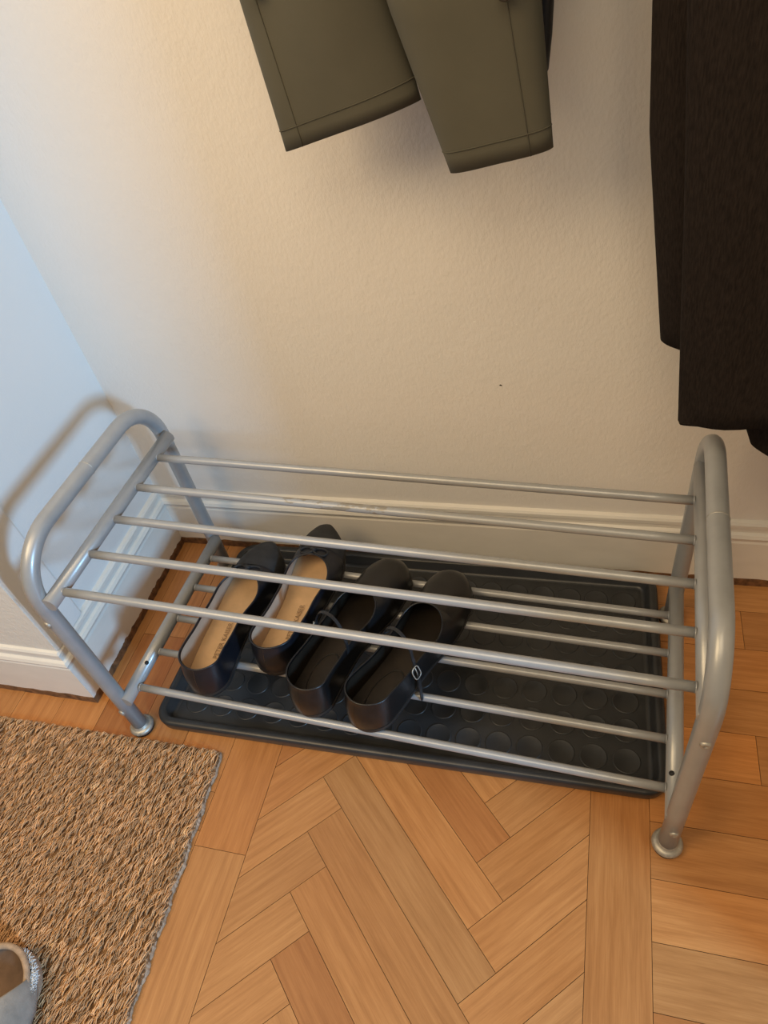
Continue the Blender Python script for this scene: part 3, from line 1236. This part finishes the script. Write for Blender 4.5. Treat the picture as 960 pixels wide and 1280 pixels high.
# front panel (y about -0.19)
cloth([(0.566, 0.96, -0.150, 0.07, 1.45, 1.45), (0.572, 0.97, -0.165, 0.07, 1.1, 1.1), (0.578, 0.98, -0.170, 0.060, 0.93, 0.93), (0.597, 0.985, -0.172, 0.05, 0.77, 0.77), (0.6265, 0.99, -0.170, 0.040, 0.490, 0.570)], 'front_panel', M['wool'], fold=fA)
# side panel that shows at the left behind the front
cloth([(0.545, 0.80, -0.10, 0.10, 1.50, 1.50), (0.552, 0.80, -0.105, 0.09, 1.1, 1.1), (0.557, 0.80, -0.105, 0.08, 0.905, 0.905), (0.566, 0.78, -0.103, 0.07, 0.79, 0.79), (0.601, 0.76, -0.100, 0.05, 0.561, 0.561)], 'side_panel', M['wool'], fold=fB)
# lower corner of the other front flap
cloth([(0.66, 1.0, -0.115, 0.06, 1.45, 1.45), (0.67, 1.0, -0.115, 0.055, 0.9, 0.9), (0.700, 1.0, -0.115, 0.05, 0.56, 0.56), (0.707, 1.0, -0.115, 0.045, 0.455, 0.44), (0.722, 1.0, -0.115, 0.04, 0.418, 0.30)], 'under_flap', M['wool'], fold=fB)

# ------------------------------------------------------------------ slip-on clog at the near left corner, on the mat
KA = math.radians(180 + 8)
clog = thing('clog', 'grey suede slip-on clog with brown footbed on the doormat corner', 'slipper', (-0.188, -0.765, 0.0170), KA)
# local +y from heel to toe
CL = 0.30


def chw(s):
    b_ = smooth_interp(s, [0, .15, .4, .72, .9, 1], [.044, .047, .046, .058, .052, .04])
    if s < 0.16:
        b_ *= max(0, 1 - (1 - s / 0.16) ** 2) ** 0.5
    if s > 0.8:
        b_ *= max(0, 1 - ((s - 0.8) / 0.2) ** 2) ** 0.6
    return b_


b = MB()
rows = []
for s in stations(0, 1, 50):
    h = chw(s) + 0.0015
    y = s * (CL + 0.008) - 0.004
    rows.append([(-h, y, 0), (-h - 0.001, y, 0.014), (-h, y, 0.026), (h, y, 0.026), (h + 0.001, y, 0.014), (h, y, 0)])
b.grid(rows, close_v=True, smooth=False)
b.build('outsole', M['clog_rim'], clog)
b = MB()
rows = []
for s in stations(0, 1, 50):
    h = chw(s)
    y = s * CL
    z = 0.027
    rows.append([(h * f, y, z + 0.014 * abs(f) ** 5) for f in np.linspace(-1, 1, 17)])
b.grid(rows)
fb = b.build('footbed', M['clog_insole'], clog)
b = MB()
lp = [(-chw(s) * 1.02, s * CL, 0.039) for s in stations(0.55, 0, 40)] + [(chw(s) * 1.02, s * CL, 0.039) for s in stations(0, 0.55, 40)][1:]
b.tube(lp, [0.0042] * len(lp), 10)
b.build('footbed_rim', M['clog_rim'], fb)
# upper covering the front, its rear edge rising diagonally from the side
for_rows = []
b = MB()
for s in stations(0.09, 1.0, 44):
    h = chw(s) + 0.004 + 0.012 * min(1.0, max(0.0, (s - 0.10) / 0.12))
    H = smooth_interp(s, [0.1, .35, .6, .85, 1.0], [0.060, 0.080, 0.074, 0.052, 0.03])
    full = min(1.0, max(0.0, (s - 0.09) / 0.26))
    thm = math.pi * (0.5 * full ** 0.7)
    for_rows.append((s, h, H, thm))
for sg in (-1, 1):
    rows = []
    for (s, h, H, thm) in for_rows:
        row = []
        for i in range(15):
            th = thm * i / 14
            x = h * math.cos(th) ** 0.85 if th < math.pi / 2 else 0
            z = 0.018 + H * math.sin(th) ** 0.85
            row.append((sg * x, s * CL, z))
        rows.append(row)
    b.grid(rows)
up = b.build('upper', M['clog_suede'], clog)
m = up.modifiers.new('solid', 'SOLIDIFY')
m.thickness = 0.0022
# fluffy white lining edge showing on the outer side
b = MB()
for side in (-1,):
    for s in np.linspace(0.012, 0.17, 110):
        for k in range(4):
            h = chw(float(s)) + 0.0050
            x = side * (h + random.uniform(-0.002, 0.0015))
            y = float(s) * CL + random.uniform(-0.002, 0.002)
            z = 0.026 + random.uniform(-0.004, 0.008)
            p2 = (x + side * random.uniform(0.0, 0.005), y + random.uniform(-0.004, 0.004), z + random.uniform(-0.002, 0.005))
            b.tube([(x, y, z), p2], [0.0011, 0.0004], 4, caps=False)
b.build('fleece_edge', M['fleece'], clog)
